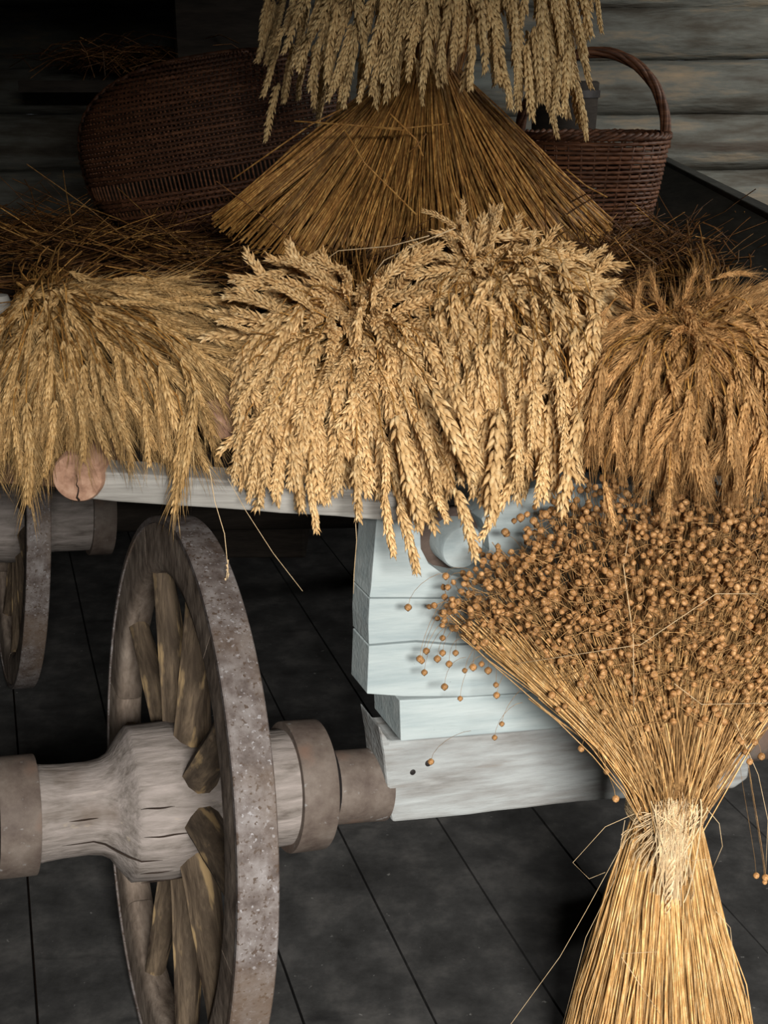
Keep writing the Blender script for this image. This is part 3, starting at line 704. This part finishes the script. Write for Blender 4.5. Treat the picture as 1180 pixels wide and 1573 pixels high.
# ---------------------------------------------------------------- flax sheaf standing on the floor
TI = P(1024, 1238, 1.64); base_c = Vector((P(1010,1573,1.62).x, 1.60, FZ))
sF = thing('flax_sheaf', 'flax sheaf standing on its stems, tied at the waist, crowned with round brown bolls', 'sheaf', base_c)
mb = MB()
for k in range(1300):
    a = random.uniform(0, 2*PI) if k % 3 else random.uniform(PI, 2*PI); q = 1-.4*random.random()**2
    t0 = TI+Vector((math.cos(a)*.048*q, math.sin(a)*.042*q, random.gauss(0,.01)))
    p1 = Vector((base_c.x+math.cos(a)*.185*q+.004, base_c.y+math.sin(a)*.13*q, FZ+.003+random.random()*.01))
    # photographed outline bulges a little at the left
    m1 = t0.lerp(p1, .28)+Vector((-.003, 0, 0))+Vector((random.gauss(0,.0035),random.gauss(0,.003),0)); m2 = t0.lerp(p1, .65)+Vector((random.gauss(0,.007),random.gauss(0,.006),0))
    mb.tube([t0+Vector((0,0,.03)), t0, m1, m2, p1], random.choice((.0010,.0013,.0016)), 4, cap=False)
build(mb, 'flax_stems', M['flax'], sF, fix=False, stuff=True)
polyF = [(700,945),(712,905),(750,870),(800,838),(880,765),(930,745),(1060,740),(1180,735),(1290,760),(1290,1010),(1210,1085),(1110,1100),(1090,1120),(960,1120),(925,1085),(860,1040),(780,985),(715,985)]
def flaxY(x, y):
    u = (x-1010)/330; return 1.60+.10*u*u+.0009*max(0, 900-y)-.03*math.sin(min(1,max(0,(y-780)/300))*PI)
bolls = []; stems = MB(); thin = MB(); pale = MB()
def stem_to(p, n=6, mbx=None, r=.0009):
    t0 = TI+Vector((max(-.045,min(.045,(p.x-TI.x)*.13+random.gauss(0,.01))), random.gauss(0,.022)-.012, random.gauss(0,.01)))
    up = Vector(((p.x-TI.x)*.22, (p.y-TI.y)*.2-.03, .55*(p.z-TI.z)))
    (mbx or stems).tube(bez(t0, t0+up, t0.lerp(p,.72)+Vector((0,.035,-.012)), p, n), r*random.uniform(.75,1.3), 4, cap=False)
for (x, y) in scatter(polyF, 620, 8):
    for lay in (0, 1, 2, 3):
        x2 = x+random.gauss(0,10); y2 = y+random.gauss(0,10); Y = flaxY(x2, y2)+lay*.028+random.uniform(-.014,.014)
        tip = P(x2, y2, Y); rad = (tip-TI); rad.normalize()
        stem_to(tip+Vector((0,.015,0)), 6, thin if lay or y < 940 else stems, .0007)
        for k in range(random.choice((1,2,2)) if lay == 0 else 1):
            off = Vector((random.gauss(0,.013), random.uniform(-.014,.012), random.gauss(0,.012)))
            b = tip+off+rad*random.uniform(.0,.02); bolls.append((b, lay, (b-tip).normalized()))
            thin.tube([tip-rad*random.uniform(.01,.03), tip.lerp(b,.5)+Vector((random.gauss(0,.002),0,random.gauss(0,.002))), b], .00045, 3, cap=False)
for k in range(300):                     # bare stems that show between the waist and the crown
    x, y = random.uniform(800, 1240), random.uniform(990, 1080); stem_to(P(x, y, flaxY(x, y)+random.uniform(-.01,.04)), r=.0010)
for k in range(260):                     # pale outer stems fanning to the left
    t = random.random(); x, y = 720+t*240+random.gauss(0,10), 960+t*110+random.gauss(0,12); stem_to(P(x, y, flaxY(x, y)-.012), r=.0008)
for k in range(480):                     # broken fibres lying across the crown
    x, y = random.uniform(740,1200), random.uniform(800,1120)
    if not in_poly(x, y, polyF): continue
    p = P(x, y, flaxY(x,y)-random.uniform(0,.03)); a = random.uniform(0, PI); L = random.uniform(.015,.07)
    d = Vector((math.cos(a), random.gauss(0,.2), math.sin(a)))*L; thin.tube([p-d/2, p+Vector((0,random.gauss(0,.004),random.gauss(0,.004))), p+d/2], .0006, 3, cap=False)
for pp in ([(790,1020),(985,990),(1100,912),(1165,912)], [(1036,1050),(1078,1082),(1180,1080)], [(970,800),(958,870),(973,980),(974,1100)]):
    pale.tube([P(x, y, flaxY(x,y)-.035) for x, y in pp], .0006, 4)
hang = [(627,933),(655,1000),(672,1012),(680,1003),(690,1020),(648,1015),(652,1033),(683,1055),(707,1073),(714,1030),(727,1025),(740,1020),(750,1030),(762,1052),(763,1068),(768,1010),(700,1003),(645,1012),(771,1112),(760,1133),
        (848,1068),(868,1085),(857,1090),(893,1150),(932,1185),(953,1185),(960,1195),(946,1227),(940,1135),(680,980),(695,965),(688,902),(685,885),(683,917),(1135,1135),(1146,1155),(1152,1170),(1170,1162),(1140,1140),(1162,1345),(1175,1355),(1176,1348),(1170,1105),(1160,1140),
        (800,795),(810,790),(790,800),(820,800),(776,817),(838,790),(662,1170)]
for (x, y) in hang:
    Y = 1.70 if x < 800 else 1.60; b = P(x, y, Y); bolls.append((b, -1, Vector((0,0,-1))))
    if y > 850:
        s = P(x+random.uniform(20,70)*(1 if x < 900 else -.5), max(880, y-random.uniform(40,110)), Y-.03) if x < 1100 else P(x-30, min(y-60,1080), Y)
        thin.tube(bez(s, s+Vector((-.02,0,.0)), b+Vector((0,0,.03)), b, 6), .00035, 3, cap=False)
build(stems, 'branching_stems', M['flax'], sF, fix=False, stuff=True)
build(thin, 'fine_stalks', M['flax_brown'], sF, fix=False, stuff=True)
build(pale, 'broken_stalks', M['flax_pale'], sF, fix=False, stuff=True)
# boll mesh: round seed capsule with ribs and a little point
def boll_geo(r=.0052):
    mb = MB(); seg, rg = 8, 6; vs = [(0,0,-r)]; fs = []
    for i in range(1, rg):
        a = PI*i/rg
        for j in range(seg): b = 2*PI*j/seg; k = 1+.05*math.cos(b*4); vs.append((math.sin(a)*math.cos(b)*r*k, math.sin(a)*math.sin(b)*r*k, -math.cos(a)*r))
    vs.append((0,0,r*1.32)); last = len(vs)-1
    for j in range(seg):
        fs.append((0, 1+(j+1) % seg, 1+j)); fs.append((last, 1+(rg-2)*seg+j, 1+(rg-2)*seg+(j+1) % seg))
        for i in range(rg-2): fs.append((1+i*seg+j, 1+i*seg+(j+1) % seg, 1+(i+1)*seg+(j+1) % seg, 1+(i+1)*seg+j))
    mb.add(vs, fs); return mb
bg_ = boll_geo(); boll_me = bg_.mesh('seed_boll', M['boll'])
bolls.sort(key=lambda t: t[1]); rest = MB()
inview = [b for b in bolls if b[1] < 0]+random.sample([b for b in bolls if b[1] == 0], 298-len(hang))
ids = set(id(b) for b in inview)
for b in inview:
    s = random.uniform(.85,1.2); m = b[2].to_track_quat('Z','Y').to_matrix().to_4x4() @ Matrix.Diagonal((s,s,s,1)); m.translation = b[0]-sF.location
    link('seed_boll', boll_me, sF, mat=m)
for b in bolls:
    if id(b) in ids: continue
    s = random.uniform(.85,1.15); m = b[2].to_track_quat('Z','Y').to_matrix().to_4x4() @ Matrix.Diagonal((s,s,s,1)); m.translation = b[0]
    rest.add([m @ Vector(v) for v in bg_.v], bg_.f)
build(rest, 'seed_bolls', M['boll'], sF, fix=False, stuff=True)
# the tie: twisted tow wound round the waist with a frayed tail
mb = MB()
for k in range(80):
    z = random.uniform(-.008,.016); ph = random.uniform(0, 2*PI); rr = random.uniform(.057,.063); pts = []
    for i in range(15):
        a = ph+i*.30; pts.append(TI+Vector((math.cos(a)*rr*1.05, math.sin(a)*rr*.92, z+.006*math.sin(a*1.3+k))))
    mb.tube(pts, .0014, 4, cap=False)
kn = P(1040, 1235, TI.y-.062)
for k in range(280):
    q = random.random(); s = kn+Vector((random.gauss(0,.016),random.gauss(0,.003)-.003,random.gauss(0,.007)))
    if k % 4: e = P(1030+random.gauss(0,13), 1325+random.uniform(-50,65), TI.y-.075)
    else: e = P(990+random.gauss(0,15), 1295+random.uniform(-40,50), TI.y-.055)
    mb.tube(bez(s, s+Vector((random.gauss(0,.01),-.014,-.02)), e+Vector((random.gauss(0,.006),-.006,.03)), e+Vector((0,0,random.uniform(-.01,.01))), 7), random.uniform(.0007,.0015), 3, cap=False)
for k in range(3):                       # plaited tail
    pts = [P(1033+5*math.sin(i*1.1+k*2.1)-i*.6, 1320+i*6.5, TI.y-.078+.004*math.cos(i*1.1+k*2.1)) for i in range(14)]; mb.tube(pts, [.0026-.00012*i for i in range(14)], 5)
build(mb, 'twisted_tie', M['flax_pale'], sF, fix=False, stuff=True)
mb = MB()
for pp, Y in (([(985,1240),(960,1290),(900,1400),(860,1470),(785,1573),(765,1600)],1.56), ([(975,1250),(930,1270),(880,1325),(905,1350),(930,1340)],1.58), ([(1080,1235),(1105,1265),(1110,1300),(1095,1335)],1.58), ([(1062,1322),(1090,1320),(1085,1345)],1.55),
    ([(960,1260),(945,1350),(900,1440),(865,1573)],1.56), ([(1100,1400),(1122,1425),(1130,1500),(1140,1573)],1.56), ([(955,1465),(1010,1462)],1.47), ([(955,1470),(1015,1560)],1.47), ([(1130,1110),(1165,1190),(1180,1260),(1176,1350)],1.6),([(560,865),(600,905)],1.7)):
    if pp[0][0] < 600: continue
    mb.tube([P(x, y, Y) for x, y in pp], .0005, 3)
build(mb, 'stray_fibres', M['flax_pale'], sF, fix=False, stuff=True)

# ---------------------------------------------------------------- baskets
def weave(mb, surfp, rows, segs, r, amp, v0=0.0, v1=1.0, closed=True, umax=2*PI):
    for j in range(rows):
        v = v0+(v1-v0)*(j+.5)/rows; pts = []
        for i in range(segs+1):
            u = umax*i/segs; p, n = surfp(u, v+.004*math.sin(u*3+j)); pts.append(p+n*(amp*(1 if (i+j) % 2 else -1)))
        mb.tube(pts, r*random.uniform(.85,1.15), 4, cap=False)
# upright basket with arched handle, right
bR = P(905, 300, 2.95); bR.z = bed_z(bR.x, 2.95)+.005
rimz = P(900, 212, 2.78).z; H = rimz-bR.z
kR = (bR-CAM).dot(FW)/F; RT = 112*kR; RB = 84*kR
def surR(u, v):
    rr = RB+(RT-RB)*v**.7; n = Vector((math.cos(u), math.sin(u)*.8, -.1)).normalized()
    return bR+Vector((math.cos(u)*rr, math.sin(u)*rr*.78, H*v)), n
bk1 = thing('handled_basket', 'brown wicker basket with tall arched handle, beside the log wall', 'basket', bR, 'wicker baskets on the straw')
mb = MB(); weave(mb, surR, 24, 72, .0050, .0028); build(mb, 'wicker_weave', M['wicker_light'], bk1, fix=False, stuff=True)
mb = MB()
for i in range(36):
    u = 2*PI*(i+.5)/36; mb.tube([surR(u, v)[0] for v in (0,.25,.5,.75,1)], .003, 5)
build(mb, 'stakes', M['wicker'], bk1, fix=False, stuff=True)
mb = MB()
for s in range(3):
    pts = []
    for i in range(73):
        u = 2*PI*i/72; p, n = surR(u, 1.0); pts.append(p+n*.006*math.cos(u*18+s*2.1)+Vector((0,0,.006*math.sin(u*18+s*2.1))))
    mb.tube(pts, .0055, 6, cap=False)
build(mb, 'rim', M['wicker'], bk1, fix=False)
mb = MB(); mb.tube([bR+Vector((0,0,.004)), bR+Vector((0,0,.012))], [RB*.95, RB*.95], 32); 
for i, v in enumerate(mb.v): mb.v[i] = (v[0], bR.y+(v[1]-bR.y)*.78, v[2])
build(mb, 'basket_base', M['wicker'], bk1)
mb = MB(); hz = P(900, 80, 2.95).z-rimz
for s in range(5):
    pts = []
    for i in range(41):
        a = PI*i/40; c = Vector((bR.x+math.cos(a)*RT*.98, bR.y, rimz-.03+(hz+.03)*math.sin(a)**.85))
        o = s*2*PI/5+i*.28; n = Vector((math.cos(a), 0, math.sin(a))); pts.append(c+n*.007*math.cos(o)+Vector((0,.010*math.sin(o),0)))
    mb.tube(pts, .0062, 6)
build(mb, 'handle', M['wicker_light'], bk1, fix=False)
# small dark wooden tub seen above the rim
pt = P(868, 150, 3.55); zt = bed_z(pt.x, 3.55)
tub = thing('wooden_tub', 'small dark wooden tub standing behind the handled basket', 'tub', (pt.x, 3.55, zt))
prf = [(.0,.0),(.075,.0),(.09,(pt.z-zt)*.5+.02),(.095,pt.z-zt+.04),(.088,pt.z-zt+.045),(.084,pt.z-zt+.03),(.07,.02),(0,.02)]
m_ = lathe(prf, 28); me = finish(m_.mesh('tub_wall', M['dark_wood'])); link('tub_wall', me, tub)
link('hoop', finish(lathe([(.094,pt.z-zt),(.099,pt.z-zt),(.099,pt.z-zt+.02),(.094,pt.z-zt+.02)], 28, close=True).mesh('hoop', M['dark_iron'])), tub)

# big loaf-shaped basket tipped on its side, left
bL = P(330, 350, 2.95); zb = bed_z(bL.x, 2.95); bL.z = zb
kL = (bL-CAM).dot(FW)/F
cL = P(335, 225, 3.0); ax_, az_ = 205*kL, 128*kL
bk2 = thing('round_basket', 'large dark wicker basket tipped on its side behind the left straw', 'basket', (cL.x, 3.0, zb), 'wicker baskets on the straw')
rotL = Matrix.Rotation(-.16, 3, 'Y'); 
def surL(u, v):
    """u runs round the long loaf outline seen from the front, v from the outer belly (0) to the rim (1)"""
    th = v*PI*.5; e = 2.6
    cu, su = math.cos(u), math.sin(u); k = 1/(abs(cu)**e+abs(su)**e)**(1/e)
    s = math.sin(th)**.85
    loc = Vector((cu*k*s*ax_, -math.cos(th)*.20, su*k*s*az_)); n = Vector((cu*s/ax_, -math.cos(th)/.20, su*s/az_)).normalized()
    return cL+rotL @ loc, rotL @ n
mb = MB()
rows = 38
for j in range(rows):                    # strands run lengthwise over the belly
    zc = -1+2*(j+.5)/rows; pts = []
    if -.36 < zc < -.19 or -.60 < zc < -.50: continue
    seg = 64
    hx = (1-abs(zc)**2.6)**(1/2.6)
    for i in range(seg+1):
        xx = -hx*.999+2*hx*.999*i/seg
        f = max(0, 1-(abs(xx)**2.6+abs(zc)**2.6)); dep = .21*f**.5
        n = Vector((xx*.5, -1, zc*.5)).normalized(); pts.append(cL+rotL @ (Vector((xx*ax_, -dep, zc*az_))+n*.0032*(1 if (i+j) % 2 else -1)))
    mb.tube(pts, .0052*random.uniform(.9,1.12), 4, cap=False)
build(mb, 'wicker_weave', M['wicker'], bk2, fix=False, stuff=True)
mb = MB()
for i in range(64):                      # stakes across the strands, bare in the open band
    xx = -.97+1.94*i/63; hz_ = (1-abs(xx)**2.6)**(1/2.6); pts = []
    for k in range(13):
        zc = -hz_*.98+1.96*hz_*k/12; f = max(0, 1-(abs(xx)**2.6+abs(zc)**2.6)); pts.append(cL+rotL @ Vector((xx*ax_, -.21*f**.5+.002, zc*az_)))
    mb.tube(pts, .0028, 4)
build(mb, 'stakes', M['wicker_light'], bk2, fix=False, stuff=True)
mb = MB()
for s in range(3):
    pts = []
    for i in range(97):
        u = 2*PI*i/96; cu, su = math.cos(u), math.sin(u); k = 1/(abs(cu)**2.6+abs(su)**2.6)**(1/2.6)
        pts.append(cL+rotL @ Vector((cu*k*ax_*1.01+.006*math.cos(u*20+s*2.1), .006*math.sin(u*20+s*2.1), su*k*az_*1.01)))
    mb.tube(pts, .0065, 6, cap=False)
build(mb, 'rim', M['wicker'], bk2, fix=False)
# heap of hay on the wall ledge at far left
mb = MB(); hp = P(190, 95, 4.1)
for k in range(260):
    p = hp+Vector((random.gauss(0,.11), random.gauss(0,.06), abs(random.gauss(0,.03))-.02)); a = random.gauss(0,.5); L = random.uniform(.06,.2)
    d = Vector((math.cos(a), random.gauss(0,.4), math.sin(a)*.6))*L; mb.tube([p-d/2, p+Vector((0,0,.02)), p+d/2], .0016, 3, cap=False)
hay = build(mb, 'hay_tuft', M['straw_dark'], None, fix=False, base=(hp.x, hp.y, hp.z-.05), stuff=True); tag(hay, 'tuft of dark hay lying on a ledge of the log wall, upper left', 'hay')
mb = MB(); mb.box((hp.x+.02, 4.15, hp.z-.075), (.34,0,0), (0,.16,0), (0,0,.018)); o = build(mb, 'trim_2', M['dark_wood'], smooth=False, base=(hp.x,4.15,hp.z-.09)); o['kind'] = 'structure'
